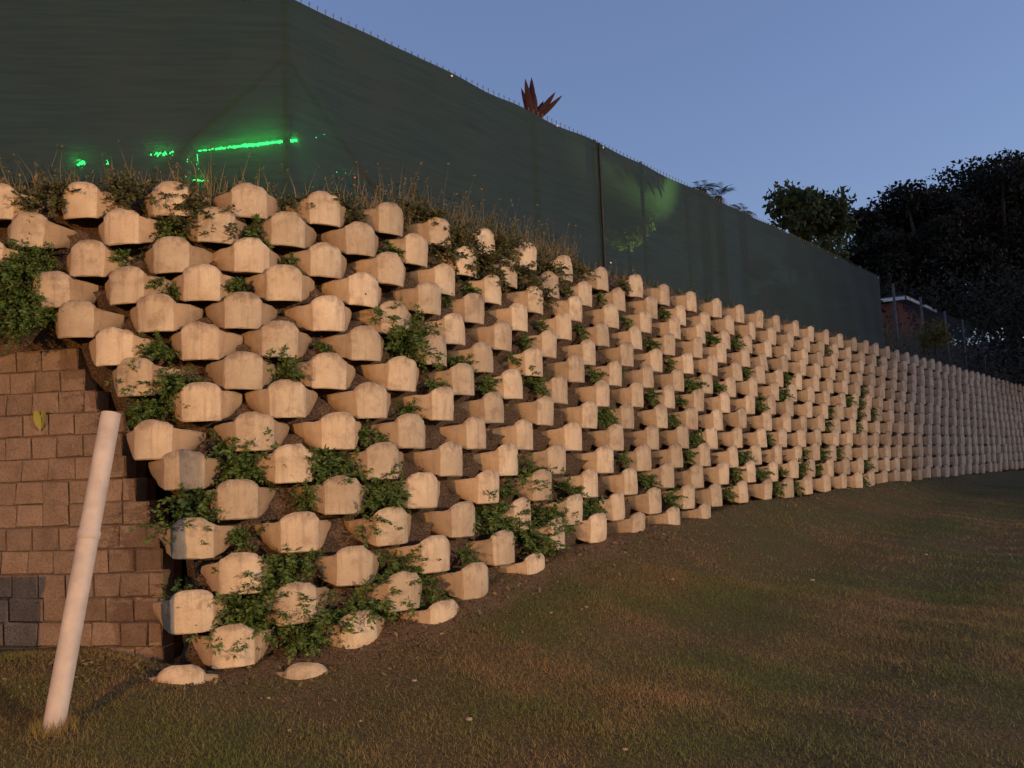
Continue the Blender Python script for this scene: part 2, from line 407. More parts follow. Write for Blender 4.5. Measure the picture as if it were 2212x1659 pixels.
BLK = [block_mesh(40 + i) for i in range(7)]

# where the nearer blocks stand along their rows (read off the picture; the row gives height and depth)
def A(c): return [(.337 * x, 338.9 + .337 * y) for x, y in c]
def B(c): return [(.337 * x, 677.7 + .337 * y) for x, y in c]
def C(c): return [(.337 * x, 1099.9 + .337 * y) for x, y in c]
def D(c): return [(610 + .337 * x, 406.6 + .337 * y) for x, y in c]
def E_(c): return [(610 + .337 * x, 813.2 + .337 * y) for x, y in c]
ROWS = {
 1: A([(-620, 350), (-40, 350), (500, 390), (1080, 375), (1600, 390), (2090, 435)]) + D([(710, 295), (1030, 370), (1320, 430), (1590, 520), (1830, 590), (2070, 655)]),
 2: A([(-420, 575), (150, 575), (770, 563), (1380, 550), (1850, 570)]) + D([(510, 430), (880, 490), (1200, 560), (1470, 630), (1740, 700), (1960, 755)]),
 3: A([(-700, 765), (-120, 765), (540, 765), (1090, 740), (1620, 740)]) + D([(290, 570), (710, 615), (1060, 680), (1370, 740), (1645, 800), (1895, 855)]),
 4: A([(-260, 965), (320, 965), (800, 940), (1290, 918), (1830, 920)]) + D([(530, 755), (960, 805), (1250, 865), (1540, 915), (1820, 970), (2070, 1015)]),
 5: A([(470, 1155), (990, 1120), (1560, 1100)]) + D([(310, 915), (740, 930), (1130, 1000), (1430, 1040), (1730, 1085), (1985, 1135)]),
 6: A([(720, 1335), (1280, 1300), (1800, 1285)]) + D([(550, 1105), (1010, 1135), (1310, 1180), (1630, 1205), (1900, 1245)]),
 7: A([(850, 1530), (1560, 1490)]) + D([(310, 1285), (780, 1300), (1180, 1325), (1500, 1350), (1800, 1380), (2070, 1400)]),
 8: B([(1290, 690), (1850, 668)]) + D([(590, 1475), (1045, 1490), (1380, 1505), (1705, 1520), (1985, 1540)]),
 9: B([(970, 935), (1640, 880)]) + E_([(370, 470), (850, 460), (1260, 465), (1580, 470), (1880, 475), (2160, 475)]),
 10: B([(1180, 1130), (1890, 1085)]) + E_([(660, 660), (1100, 640), (1470, 635), (1780, 625), (2090, 620)]),
 11: B([(1530, 1320)]) + E_([(390, 885), (920, 845), (1340, 815), (1680, 795), (2000, 775)]),
 12: B([(1230, 1575), (1930, 1530)]) + E_([(720, 1080), (1180, 1030), (1570, 985), (1895, 950), (2170, 920)]),
 13: C([(1540, 545)]) + E_([(470, 1340), (1000, 1255), (1440, 1205), (1790, 1110), (2050, 1040)]),
 14: C([(1230, 805), (1920, 775)]) + E_([(800, 1545), (1260, 1425), (1650, 1300)]),
 15: C([(1500, 1030)]) + E_([(510, 1790), (1050, 1690)]),
}
wall = thing('retaining_wall', 'tall leaning retaining wall of pale concrete planter blocks in staggered rows', 'retaining wall', (CORNER[0], CORNER[1] - .6, EYE - 1.15))
WL = np.array(wall.location)
blocks = []                                # (distance, location, yaw, tilt, variant)
gaps = []
for r in range(1, 16):
    z = row_z(r); off = row_off(r); lastA = None; al = []
    for (px, py) in ROWS.get(r, []):
        a = solve_a(px, off, z); p, h = path(a, off)
        dz = 0.
        if r < 14 and px > 0:
            pyy = projx((p[0], p[1], z))[1]; dep = math.hypot(p[0], p[1]); dz = float(np.clip((pyy - py) / FPX * dep, -.035, .035))
        al.append((a, dz))
    if r >= 14:
        pass
    a = al[-1][0]
    while a < 44 and r <= 14:
        a += .70
        p, h = path(a, off)
        if z + .10 < float(ground(p[0] + .1 * math.cos(h), p[1] - .1 * math.sin(h))): 
            if a > 12: break
            continue
        al.append((a + random.gauss(0, .022), random.gauss(0, .010)))
    for k_, (a, dz) in enumerate(al):
        p, h = path(a, off + random.gauss(0, .008))
        blocks.append([np.array([p[0], p[1], z + dz]), math.pi / 2 - h + random.gauss(0, .045) - math.radians(11) * min(1, max(0, (470 - projx((p[0], p[1], z))[0]) / 190)), (random.gauss(0, .03), random.gauss(0, .02)), random.randrange(7), r, a])
        if k_ + 1 < len(al): gaps.append((r, (a + al[k_ + 1][0]) / 2, a))
# two old blocks sunk in the lawn in front of the lowest row
for (px, py), yaw, tx in (((385, 1484), .15, .75), ((655, 1478), -.12, .7)):
    d = ray(px, py); t = 4.
    while d[2] * t + EYE > float(ground(d[0] * t, d[1] * t)): t += .01
    q = d * t; h = heading(q[0], q[1])
    blocks.append([np.array([q[0], q[1] + .02, float(ground(q[0], q[1])) - .15]), math.pi / 2 - h + yaw, (-.18, random.gauss(0, .05)), random.randrange(7), 16, 0])
blocks.sort(key=lambda b_: float(np.linalg.norm(b_[0] - np.array([0, 0, EYE]))))
far_v, far_f, far_m, far_bz = [], [], [], []
for i_, (loc, yaw, tilt, var, r, a) in enumerate(blocks):
    if i_ < 300:
        o = link('block', BLK[var][0], wall, loc - WL); o.rotation_euler = (tilt[0], tilt[1], yaw)
    else:
        Vb = BLK[var][1]; c, s_ = math.cos(yaw), math.sin(yaw); b0 = sum(len(q) for q in far_v)
        far_v.append(np.stack([Vb[:, 0] * c - Vb[:, 1] * s_, Vb[:, 0] * s_ + Vb[:, 1] * c, Vb[:, 2]], 1) + loc - WL)
        far_f += [tuple(b0 + q for q in fc) for fc in BLK[var][2]]; far_m += BLK[var][3]; far_bz.append(Vb[:, 2])
o = link('distant_blocks', mesh_np('distant_blocks', np.concatenate(far_v), far_f, (M['front'], M['wing'], M['soil']), far_m, smooth=True, attrs={'bz': np.concatenate(far_bz)}), wall)
try: o.data.set_sharp_from_angle(angle=math.radians(28))
except Exception: pass
tag(o, kind='stuff')

# ------------------------------------------------------------------ cement brick wall at the left
BW0 = np.array([-2.33, 5.90]); BWT = np.array([-1.15, .20]); BWT /= np.linalg.norm(BWT)    # from its right end to the left
BWN = np.array([-BWT[1], BWT[0]]); BWN = BWN if BWN[1] < 0 else -BWN                        # outward
bz0 = EYE - 1.22; CH = .158; BL = .20; BBAT = .018
bw = thing('brick_wall', 'brown cement brick wall stepping down beside the pale block wall', 'wall', (BW0[0], BW0[1], bz0))
def brick_mesh(L, seed):
    g = np.random.default_rng(seed); b = MB(); H = CH - .006; Dp = .13; e = .008
    pts = []
    for y, k_ in ((Dp, 0), (e, 0), (0, e)):
        pts += [(k_, y, k_), (L - k_, y, k_), (L - k_, y, H - k_), (k_, y, H - k_)]
    pts = [(x + g.normal(0, .0038), y + g.normal(0, .004), z + g.normal(0, .0035)) for x, y, z in pts]
    fs = [(8, 9, 10, 11), (0, 3, 2, 1)]
    for a_, b_ in ((0, 4), (4, 8)):
        for q in range(4): fs.append((a_ + q, a_ + (q + 1) % 4, b_ + (q + 1) % 4, b_ + q))
    m = mesh_np('brick', pts, fs, (M['brick'],)); return m
BRM = [brick_mesh(.196, 5), brick_mesh(.196, 6), brick_mesh(.196, 7), brick_mesh(.193, 8)]
BRL = brick_mesh(.251, 9); BRH = brick_mesh(.096, 10)
# right end of each course, from the bottom, as metres left of the wall's right foot
edges_px = [(352, 1400), (350, 1352), (350, 1305), (352, 1258), (352, 1210), (350, 1165), (330, 1118), (302, 1070), (278, 1023), (268, 976), (262, 929), (278, 890), (200, 845), (184, 797), (182, 755), (95, 712)]
yaw_b = math.atan2(-BWT[1], -BWT[0])       # local x runs to the right along the wall
rb = random.Random(3)
rend = []
for c_ in range(16):
    z = bz0 + c_ * CH; bo = -BBAT * c_
    # find where the course meets the edge pixel column
    pxe = np.interp(projx((BW0[0], BW0[1], z + CH / 2))[1], [q[1] for q in edges_px][::-1], [q[0] for q in edges_px][::-1])
    lo, hi = -1., 3.
    for _ in range(40):
        m_ = (lo + hi) / 2; q = BW0 + BWT * m_ + BWN * bo
        if projx((q[0], q[1], z))[0] > pxe: lo = m_
        else: hi = m_
    re = lo; rend.append(re)
    pos = re; first = True
    while pos < 5.2:
        Lk = .2 if rb.random() > .12 else .255
        if first and c_ % 2: Lk = .10
        first = False
        mm = BRL if Lk > .25 else (BRH if Lk < .15 else rb.choice(BRM))
        q = BW0 + BWT * (pos + Lk) + BWN * (bo + rb.gauss(0, .004))
        o = link('brick', mm, bw, (q[0] - BW0[0], q[1] - BW0[1], z - bz0 + rb.gauss(0, .0015)), yaw_b + rb.gauss(0, .006))
        pos += Lk + rb.uniform(0, .008)
cb = MB()
for c_ in range(16):
    z = c_ * CH; bo = -BBAT * c_ - .016
    p0 = BWT * (rend[c_] + .02) + BWN * bo; p1 = BWT * 5.3 + BWN * bo; k0 = p0 - BWN * .25; k1 = p1 - BWN * .25
    vz = [(q[0], q[1], z + zz) for zz in (-.004, CH - .004) for q in (p1, p0, k0, k1)]
    cb.add(vz, [(0, 3, 2, 1), (4, 5, 6, 7), (0, 1, 5, 4), (1, 2, 6, 5), (2, 3, 7, 6), (3, 0, 4, 7)])
cb.build('joint_fill', M['joint'], bw)

# ------------------------------------------------------------------ leaves
def leaf_quads(P, Dv, Sv, Ln, Wd, fold=.25):
    n = np.cross(Dv, Sv)
    mid = P + Dv * (Ln * .45)[:, None]
    a = mid + Sv * (Wd * .5)[:, None] + n * (Wd * fold)[:, None]; b = mid - Sv * (Wd * .5)[:, None] + n * (Wd * fold)[:, None]
    tip = P + Dv * Ln[:, None]
    V = np.stack([P, a, tip, b], 1).reshape(-1, 3); i = np.arange(len(P))[:, None] * 4
    return V, np.concatenate([i + np.array([[0, 1, 2]]), i + np.array([[0, 2, 3]])], 0)
def unit(a): return a / np.maximum(np.linalg.norm(a, axis=-1, keepdims=True), 1e-9)
def rand_leaves(P, Lmin, Lmax, ratio, g, up=.2):
    d = unit(g.normal(size=P.shape) + np.array([0, 0, up])); s_ = unit(np.cross(d, g.normal(size=P.shape)))
    L = g.uniform(Lmin, Lmax, len(P)); return leaf_quads(P, d, s_, L, L * ratio)
def clump_mesh(seed, mat, R=.16, stems=16, down=.5):
    g = np.random.default_rng(seed); Ps = []; Ds = []; Ss = []; Ls = []
    tub = MB()
    for k_ in range(stems):
        p = np.array([g.normal(0, R * .35), g.normal(.02, .02), g.normal(0, .02)])
        d = unit(np.array([g.normal(0, .9), -abs(g.normal(.5, .5)), g.normal(.5, .55)]))
        L = R * g.uniform(.6, 1.5); st = 9; pts = [p.copy()]
        for j in range(st):
            d = unit(d + np.array([g.normal(0, .12), g.normal(0, .1), -down * .22 + g.normal(0, .1)])); p = p + d * L / st; pts.append(p.copy())
            if j >= 1:
                for sd in (-1, 1):
                    side = unit(np.cross(d, np.array([0, -.5, 1.]) + g.normal(0, .35, 3))) * sd
                    Ps.append(p.copy()); Ds.append(unit(side * .9 + d * .6 + g.normal(0, .25, 3))); Ls.append(g.uniform(.03, .056))
                    if g.random() < .35: Ps.append(p + g.normal(0, .012, 3)); Ds.append(unit(g.normal(0, 1, 3) + np.array([0, -.4, .3]))); Ls.append(g.uniform(.024, .045))
        Ps.append(p.copy()); Ds.append(d.copy()); Ls.append(g.uniform(.03, .045))
        tub.tube(pts[::3] if len(pts[::3]) > 1 else pts, .0016, 3, False)
    Ps = np.array(Ps); Ds = np.array(Ds); Ls = np.array(Ls); Ss = unit(np.cross(Ds, g.normal(0, 1, Ds.shape)))
    V, F = leaf_quads(Ps, Ds, Ss, Ls, Ls * g.uniform(.42, .6, len(Ls)))
    tv = np.array(tub.v); tf = np.array([t for q in tub.f for t in ((q[0], q[1], q[2]), (q[0], q[2], q[3]))])
    MI = np.concatenate([np.zeros(len(F)), np.ones(len(tf))]).astype(int)
    return mesh_np('creeper', np.concatenate([V, tv]), np.concatenate([F, tf + len(V)]), (mat, M['stem']), MI)
CL_BIG = [clump_mesh(100 + i, M['creeper'], .20, 26) for i in range(5)]
CL_MID = [clump_mesh(120 + i, M['creeper'], .15, 17) for i in range(5)]
CL_SML = [clump_mesh(140 + i, M['creeper'], .11, 10, .35) for i in range(5)]
CL_DULL = [clump_mesh(160 + i, M['creeper_dull'], .18, 22) for i in range(4)]
rc = random.Random(11)
def where(px, py):
    if px < 470: return 'beside the brick wall' if py < 1000 else 'beside the foot of the brick wall'
    if px < 800: return 'low on the rounded corner' if py > 1180 else ('halfway up the rounded corner' if py > 800 else 'high on the rounded corner')
    if px < 1260: return 'at the lawn edge just past the rounded corner' if py > 1080 else ('halfway up just past the rounded corner' if py > 880 else 'in the upper rows just past the rounded corner')
    return 'low on the long straight wall' if py > 1000 else ('halfway up the long straight wall' if py > 850 else 'high on the long straight wall')
def creeper(pos, h, meshes, scale, label, group):
    o = link('creeper', rc.choice(meshes), None, pos, math.pi / 2 - h + rc.gauss(0, .25)); o.scale = (scale,) * 3
    tag(o, label, 'creeper', group); return o
LB = ('bushy green creeper spilling over the pale concrete blocks', 'bushy creepers on the block wall')
LS = ('small green weed sprouting in a gap between concrete blocks', 'small weeds in the block gaps')
LD = ('dull green weed tangled over the top row of blocks below the screen fence', 'dull weeds along the wall top')
LV = ('dark green creeper hanging over the top of the brick wall', 'creepers over the brick wall')
BIG = [(500, 962, .8), (540, 988, 1), (560, 1012, .9), (522, 1022, .8), (430, 1095, 1), (415, 1140, .9), (392, 1305, .8), (440, 1318, .6), (520, 1335, 1), (560, 1292, 1.1), (592, 1248, 1), (640, 1218, .9), (545, 1362, .9),
 (648, 1322, 1), (700, 1005, .9), (728, 1030, 1), (692, 985, .7), (812, 1048, .9), (832, 1076, .9), (850, 1100, .8), (800, 1132, .9), (662, 1082, .7), (850, 1232, .9), (842, 1288, 1), (792, 1302, 1), (722, 1338, 1),
 (690, 1372, .9), (642, 1384, .8), (742, 1364, .7), (920, 1240, .8), (930, 1284, .7), (1002, 1202, .7), (1062, 1110, 1.1), (1092, 1132, 1), (1132, 1160, 1), (1172, 1172, 1), (1192, 1122, 1), (1222, 1132, .8), (1130, 1022, .9),
 (1152, 1052, .9), (1042, 1062, .7), (1092, 1062, .7), (832, 688, .9), (872, 742, 1.1), (892, 730, 1), (912, 772, .9), (850, 720, .9), (982, 782, .7), (1002, 792, .7), (932, 832, .7), (962, 652, .5), (1132, 802, .7),
 (1152, 832, .9), (1112, 772, .6), (882, 890, .7), (1042, 842, .6), (1320, 790, .7), (1334, 802, .6), (780, 945, .8), (825, 950, .7), (1240, 1065, .8), (1190, 1010, .8), (300, 742, .7), (342, 762, .8), (356, 832, .9), (390, 846, .9),
 (322, 884, .8), (352, 880, .7), (160, 625, .5), (380, 640, .5), (300, 905, .6)]
for px, py, s_ in BIG:
    q = on_wall(px, py, -.06); creeper(q, heading(q[0], q[1]), CL_BIG if s_ > .85 else CL_MID, s_ * .92, 'bushy green creeper over pale blocks ' + where(px, py), LB[1])
DULL = [(92, 440, .9), (120, 420, .8), (290, 432, .9), (270, 410, .8), (402, 440, .9), (470, 484, .9), (415, 465, .8), (380, 490, .7), (556, 498, .5), (445, 500, .6), (950, 545, .9), (990, 568, 1), (1040, 575, 1.1), (1075, 562, 1), (1100, 540, 1), (1122, 596, 1), (1150, 625, .9),
 (1182, 585, .9), (1192, 612, .8), (1010, 540, 1), (900, 470, 1), (930, 480, .9), (1060, 530, 1), (980, 520, 1), (745, 455, .8), (1250, 590, .7), (1340, 620, .7), (640, 440, .6), (1165, 650, .7), (1060, 605, .8), (770, 480, .5), (1225, 570, .6)]
for px, py, s_ in DULL:
    q = on_wall(px, py, -.03); creeper(q, heading(q[0], q[1]), CL_DULL, s_, 'dull green weed over the top blocks ' + ('between the brick wall and the corner post' if px < 665 else ('under the seam of the shade cloth' if px > 1160 else 'just past the corner post of the fence')), LD[1])
for px, py, s_ in [(12, 555, .8), (45, 585, .8), (20, 610, .9), (60, 645, .8), (25, 665, .85), (75, 690, .7), (45, 712, .6), (100, 675, .5), (8, 700, .6), (85, 565, .6), (5, 630, .8), (60, 560, .6)]:
    q = on_wall(px, py, -.02); creeper(q, HL, CL_BIG, s_, *LV)
for (r, a, _a) in gaps:
    if r < 2 or r > 14: continue
    p, h = path(a, row_off(r) - .10); z = row_z(r) + .10
    px, py = projx((p[0], p[1], z))
    if px > 1900 or px < 250: continue
    if z < float(ground(p[0], p[1])) : continue
    pr = .30 if px < 1150 else ((.55 if r > 5 else .38) if px < 1500 else .30)
    if rc.random() < pr and len([1]) :
        creeper((p[0], p[1], z), h, CL_SML if (r < 6 or rc.random() < .55) else CL_MID, rc.uniform(.65, 1.1), 'small green weed in a gap ' + where(px, py), LS[1])

# ------------------------------------------------------------------ dry weeds along the top edge (nobody could count them)
g = np.random.default_rng(21); P = []; Dd = []; LL = []
stalks = MB(); heads = []
def weed_density(px): return np.interp(px, [-200, 0, 300, 500, 700, 800, 900, 1180, 1260, 1400, 1900], [.6, .65, .5, .45, .35, .7, 1, 1, .45, .22, .10])
tv = []; tf = []
for _ in range(4600):
    a = g.uniform(-5.2, 14); o_ = g.uniform(-.46, -.10); p, h = path(a, o_)
    px, py = projx((p[0], p[1], Z0 + .3))
    if g.random() > weed_density(px): continue
    z = np.interp(o_, [-.46, -.3, -.1], [TZ - .02, Z0 + .26, Z0 + .14]); L = float(np.clip(g.normal(.16, .10), .05, .50)) * (1.0 if px < 760 else (1.35 if px < 1250 else .55))
    d = np.array([g.normal(0, .22), g.normal(0, .22), 1.]); d /= np.linalg.norm(d); wv = g.uniform(.0025, .0045); sx = np.array([math.sin(h), math.cos(h), 0]); b0 = len(tv)
    base = np.array([p[0], p[1], z]); tip = base + d * L; bend = np.array([g.normal(0, .05), g.normal(0, .05), 0]) * L * 2
    mid = base + d * L * .55; tip = tip + bend
    tv += [base - sx * wv, base + sx * wv, mid - sx * wv * .8, mid + sx * wv * .8, tip]; tf += [(b0, b0 + 1, b0 + 3), (b0, b0 + 3, b0 + 2), (b0 + 2, b0 + 3, b0 + 4)]
    if L > .16 and g.random() < .6: heads.append(tip)
    for _k in range(3):
        P.append(base + d * L * g.uniform(.0, .6) + g.normal(0, .012, 3)); Dd.append(unit(g.normal(0, 1, 3) + np.array([0, 0, .8]))); LL.append(g.uniform(.02, .05))
P = np.array(P); Dd = np.array(Dd); LL = np.array(LL); V1, F1 = leaf_quads(P, Dd, unit(np.cross(Dd, g.normal(0, 1, Dd.shape))), LL, LL * .35)
heads = np.array(heads); hp = np.repeat(heads, 4, 0) + g.normal(0, .006, (len(heads) * 4, 3)); V2, F2 = rand_leaves(hp, .014, .026, .6, g, .6)
tv = np.array(tv); tf = np.array(tf)
tag(link('dry_weeds', mesh_np('dry_weeds', np.concatenate([tv, V1, V2]), np.concatenate([tf, F1 + len(tv), F2 + len(tv) + len(V1)]), (M['weed'],))),
    'thin dry grass stalks and seed heads along the foot of the screen fence', 'weeds', kind='stuff')

# ------------------------------------------------------------------ lawn blades
g = np.random.default_rng(5)
def blades(n, ymin, ymax, hmin, hmax, wd):
    y = np.sqrt(g.uniform(ymin ** 2, ymax ** 2, n)); x = g.uniform(-.72, .72, n) * y
    keep = wall_sd(x, y) > np.where(x < -2.2, .42, .62); x, y = x[keep], y[keep]
    u_ = np.sin(x * 2.2 + 1.7 * np.sin(y * 1.3)) + np.sin(y * 2.9 - x * 1.1) + g.normal(0, .6, len(x))
    bare = (g.random(len(x)) < np.interp(wall_sd(x, y), [.7, .9, 1.2], [.75, .5, 0])) & (x > -2.35)
    k_ = (g.random(len(x)) < np.clip(.72 + .3 * u_, .25, 1)) & ~bare
    x, y = x[k_], y[k_]; z = ground(x, y) - .004
    n_ = len(x); H = g.uniform(hmin, hmax, n_) * g.uniform(.6, 1.2, n_); an = g.uniform(0, 2 * np.pi, n_); le = g.normal(0, .55, (n_, 2)) * H[:, None]
    wx, wy = np.cos(an) * wd, np.sin(an) * wd
    V = np.stack([np.stack([x - wx, y - wy, z], 1), np.stack([x + wx, y + wy, z], 1), np.stack([x + le[:, 0], y + le[:, 1], z + H], 1)], 1).reshape(-1, 3)
    return V, np.arange(n_ * 3).reshape(-1, 3)
Va, Fa = blades(330000, 2.6, 7.8, .010, .034, .0022); Vb_, Fb_ = blades(170000, 7.8, 18, .014, .036, .0045)
tag(link('grass', mesh_np('grass', np.concatenate([Va, Vb_]), np.concatenate([Fa, Fb_ + len(Va)]), (M['grass'],))), 'short patchy lawn grass sloping up to the wall', 'grass', kind='stuff')

# longer tuft round the foot of the leaning pipe, and clods and dead leaves along the wall's foot
bp = at_z(115, 1600, EYE - 1.30); n_ = 420; an = g.uniform(0, 6.283, n_); rr = .05 + np.abs(g.normal(0, .035, n_)); X_ = bp[0] + np.cos(an) * rr; Y_ = bp[1] + np.sin(an) * rr; Z_ = ground(X_, Y_); H_ = g.uniform(.03, .085, n_)
Vt = np.stack([np.stack([X_ - .002, Y_, Z_ - .005], 1), np.stack([X_ + .002, Y_, Z_ - .005], 1), np.stack([X_ + g.normal(0, .02, n_), Y_ + g.normal(0, .02, n_), Z_ + H_], 1)], 1).reshape(-1, 3)
tag(link('grass_tuft', mesh_np('grass_tuft', Vt, np.arange(n_ * 3).reshape(-1, 3), (M['grass'],))), 'longer grass tuft round the foot of the leaning white pipe', 'grass', kind='stuff')
cv = []; cf = []; lp = []
tet = np.array([(1, 1, 1), (1, -1, -1), (-1, 1, -1), (-1, -1, 1), (1.1, -.6, .7), (-.8, .2, 1.2)]) * .6
from itertools import combinations
hull = [(0, 4, 1), (0, 1, 2), (0, 2, 5), (0, 5, 4), (4, 5, 3), (4, 3, 1), (1, 3, 2), (2, 3, 5)]
for _ in range(2600):
    a = g.uniform(-2.2, 16) if g.random() < .5 else g.uniform(-2.2, 4); off = .72 + abs(g.normal(0, .28)); p, h = path(a, off); z = float(ground(p[0], p[1])); r_ = g.uniform(.004, .015) * (1.4 if g.random() < .1 else 1)
    if g.random() < .3: lp.append((p[0], p[1], z + .012)); continue
    b0 = len(cv); M3 = np.linalg.qr(g.normal(size=(3, 3)))[0]
    cv += list((tet * g.uniform(.7, 1.2, (6, 1))) @ M3 * r_ + np.array([p[0], p[1], z + r_ * .3])); cf += [tuple(b0 + q for q in t_) for t_ in hull]
lv, lf = rand_leaves(np.array(lp), .02, .05, .45, g, 0.); lv[:, 2] = np.maximum(lv[:, 2], ground(lv[:, 0], lv[:, 1]) + .002)
tag(link('clods', mesh_np('clods', np.array(cv), np.array(cf), (M['soil'],))), 'crumbly brown clods scattered along the foot of the wall', 'clods', kind='stuff')
tag(link('leaf_litter', mesh_np('leaf_litter', lv, lf, (M['weed'],))), 'dead leaves and bits of straw along the foot of the wall', 'leaf litter', kind='stuff')

# ------------------------------------------------------------------ screen fence on top of the wall
FO = .45; FTOP = 3.87 + EYE; FBOT = TZ - .24
def fline(n1, d1, n2, d2): return np.linalg.solve(np.array([n1, n2]), [-d1, -d2])
FC = fline(nR, DR + FO, nL, DL + FO)                    # fence corner
def fp(u): return FC + (tR * u if u >= 0 else tL * u)   # metres from the corner post
def fu(px, py, lo=0., hi=40.):
    for _ in range(40):
        m_ = (lo + hi) / 2; q = fp(m_)
        if projx((q[0], q[1], FTOP))[0] < px: lo = m_
        else: hi = m_
    return lo
U_SEAM = fu(1283, 300); U_END = fu(1893, 590)
fence = thing('screen_fence', 'dark green shade cloth screen fence along the top of the block wall', 'fence', (FC[0], FC[1], FBOT))
FL = np.array([FC[0], FC[1], FBOT])
def cloth(u0, u1, seed, zt=0.):
    g = np.random.default_rng(seed); n = int((u1 - u0) / .09); mz = 16; V = []; ph = g.uniform(0, 6, 8)
    for i_ in range(n + 1):
        u = u0 + (u1 - u0) * i_ / n; q = fp(u); kk = min(1, max(0, (u + .06) / .12)); nn = nL * (1 - kk) + nR * kk; nn = nn / np.linalg.norm(nn) * (1 + .09 * (1 - abs(2 * kk - 1)))
        e = min(1, max(0, min(u - u0, u1 - u)) / .5)
        sag = -.016 * abs(math.sin(u * 2.05 + ph[7])) - .006 * math.sin(u * 5.1 + ph[0])
        for j in range(mz + 1):
            t_ = j / mz
            w_ = e * (.022 * math.sin(u * 2.3 + ph[1] + 2.2 * t_) + .014 * math.sin(u * 5.7 + 4 * t_ + ph[2]) + .010 * math.sin(13 * t_ + u * 1.1 + ph[3])) * (1 - .5 * t_)
            w_ += .05 + zt
            V.append((q[0] + nn[0] * w_ - FL[0], q[1] + nn[1] * w_ - FL[1], (FTOP + sag * 1.0 - FBOT) * t_ + .02 * math.sin(u * 3 + ph[4]) * (1 - t_)))
    i = np.arange(n)[:, None] * (mz + 1) + np.arange(mz)[None]
    link('cloth_panel', mesh_np('cloth_panel', np.array(V), np.stack([i, i + mz + 1, i + mz + 2, i + 1], -1).reshape(-1, 4), (M['cloth'],), smooth=True), fence)
cloth(-6.5, .0, 1); cloth(.0, U_SEAM + .03, 2, .0); cloth(U_SEAM - .03, U_END, 3, .006)
def local(q, z): return (q[0] - FL[0], q[1] - FL[1], z - FBOT)
def post(u, ztop, r=.026, mat='post', out=0.):
    q = fp(u); MB().tube([local(q, FBOT - .35), local(q, ztop)], r, 10).build('post', M[mat], fence, True)
post(0, FTOP + .03, .03)
for u in (-2.4, -4.9): post(u, FTOP + .02)
post(U_SEAM, FTOP + .04)
for px, ex in ((1384, .05), (1768, .07), (1858, .07), (1700, .0), (1480, -.02), (1600, -.02)): post(fu(px, 400), FTOP + ex, .022, 'steel')
for sgn in (-1, 1):                                      # braces at the corner post
    q0, q1 = fp(0), fp(sgn * 1.25); MB().tube([local(q0, FTOP - .5), local(q1, FBOT + .05)], .022, 8).build('brace', M['post'], fence, True)
# overlap seam at the cloth joint and a sagging line wire
q = fp(U_SEAM); MB().tube([(*(local(q + nR * .075, 0)[:2]), z_ - FBOT) for z_ in np.linspace(FBOT, FTOP - .01, 12)], [.010 + .007 * abs(math.sin(k_ * 2.3)) for k_ in range(12)], 6).build('seam', M['post'], fence, True)
cm = MB().box((-.008, -.008, -.008), (.008, .008, .008)).mesh('clip', M['clip'])
for px, py in ((962, 152), (1190, 260), (1294, 571), (1290, 300), (538, 6), (1795, 531), (1888, 585)):
    u = fu(px, py, 0 if px > 665 else -5, 40 if px > 665 else 0); q = fp(u); nn = nR if u >= 0 else nL
    d = ray(px, py); t_ = q[1] / d[1]; link('clip', cm, fence, local(q + nn * .085, (d[2] * t_ + EYE) if py == 571 else FTOP - .055))
# chain link tips standing above the cloth
tp = MB(); u = .05
while u < U_END:
    q = fp(u); zb = FTOP - .05
    q2 = fp(u + .06); qm = fp(u + .03)
    tp.tube([local(q, zb), local(qm, zb + .07), local((qm + fp(u + .042)) / 2, zb + .115)],   .0030, 3, False); tp.tube([local(q2, zb), local(qm, zb + .07), local((qm + fp(u + .012)) / 2, zb + .11)], .0030, 3, False)
    u += .085
tag(tp.build('chain_link_tips', M['wire'], fence), kind='stuff')

# bare chain link fence running on beyond the cloth
q = fp(U_END + .1); clf = thing('chain_link_fence', 'bare chain link fence on thin posts beyond the end of the shade cloth', 'fence', (q[0], q[1], TZ - .05)); CF = np.array([q[0], q[1], TZ - .05])
posts_px = [(1929, .04), (1988, .02), (2040, -.05), (2078, -.05), (2160, -.08), (2120, -.06), (2200, -.1)]
for px, ex in posts_px:
    q = fp(fu(px, 650, 0, 60)); MB().tube([(q[0] - CF[0], q[1] - CF[1], -.3), (q[0] - CF[0], q[1] - CF[1], 1.55 + ex)], .03, 8).build('post', M['steel'], clf, True)
ch = MB(); u = U_END + .1
while u < U_END + 18:
    for sg in (1, -1):
        a0 = fp(u) - CF[:2]; a1 = fp(u + 1.42 * .8) - CF[:2]; zz = (.02, 1.44) if sg > 0 else (1.44, .02)
        ch.tube([(a0[0], a0[1], zz[0]), (a1[0], a1[1], zz[1])], .0022, 3, False)
    u += .09
tag(ch.build('wire_mesh', M['wire'], clf), kind='stuff')

# ------------------------------------------------------------------ green laser streak at the cloth, built as added glowing specks behind it
fl = thing('laser_specks', 'green laser streak imitated by added glowing specks behind the dark shade cloth', 'laser light', (*fp(-1.5), FBOT + .3)); FLO = np.array([*fp(-1.5), FBOT + .3])
def behind(px, py, back=.02):
    d = ray(px, py); lo, hi = 4., 12.
    u_ = None
    qL = d * ((-(DL + FO) - back) / (nL @ d[:2])); qR = d * ((-(DR + FO) - back) / (nR @ d[:2]))
    q = qL if px < 660 else qR
    return np.array([q[0], q[1], q[2] + EYE])
bm = [mesh_np('speck', [(0, 0, -r_), (r_, 0, 0), (0, r_, 0), (-r_, 0, 0), (0, -r_, 0), (0, 0, r_)], [(0, 2, 1), (0, 3, 2), (0, 4, 3), (0, 1, 4), (5, 1, 2), (5, 2, 3), (5, 3, 4), (5, 4, 1)], (M['green_glow'],)) for r_ in (.005, .009, .014)]
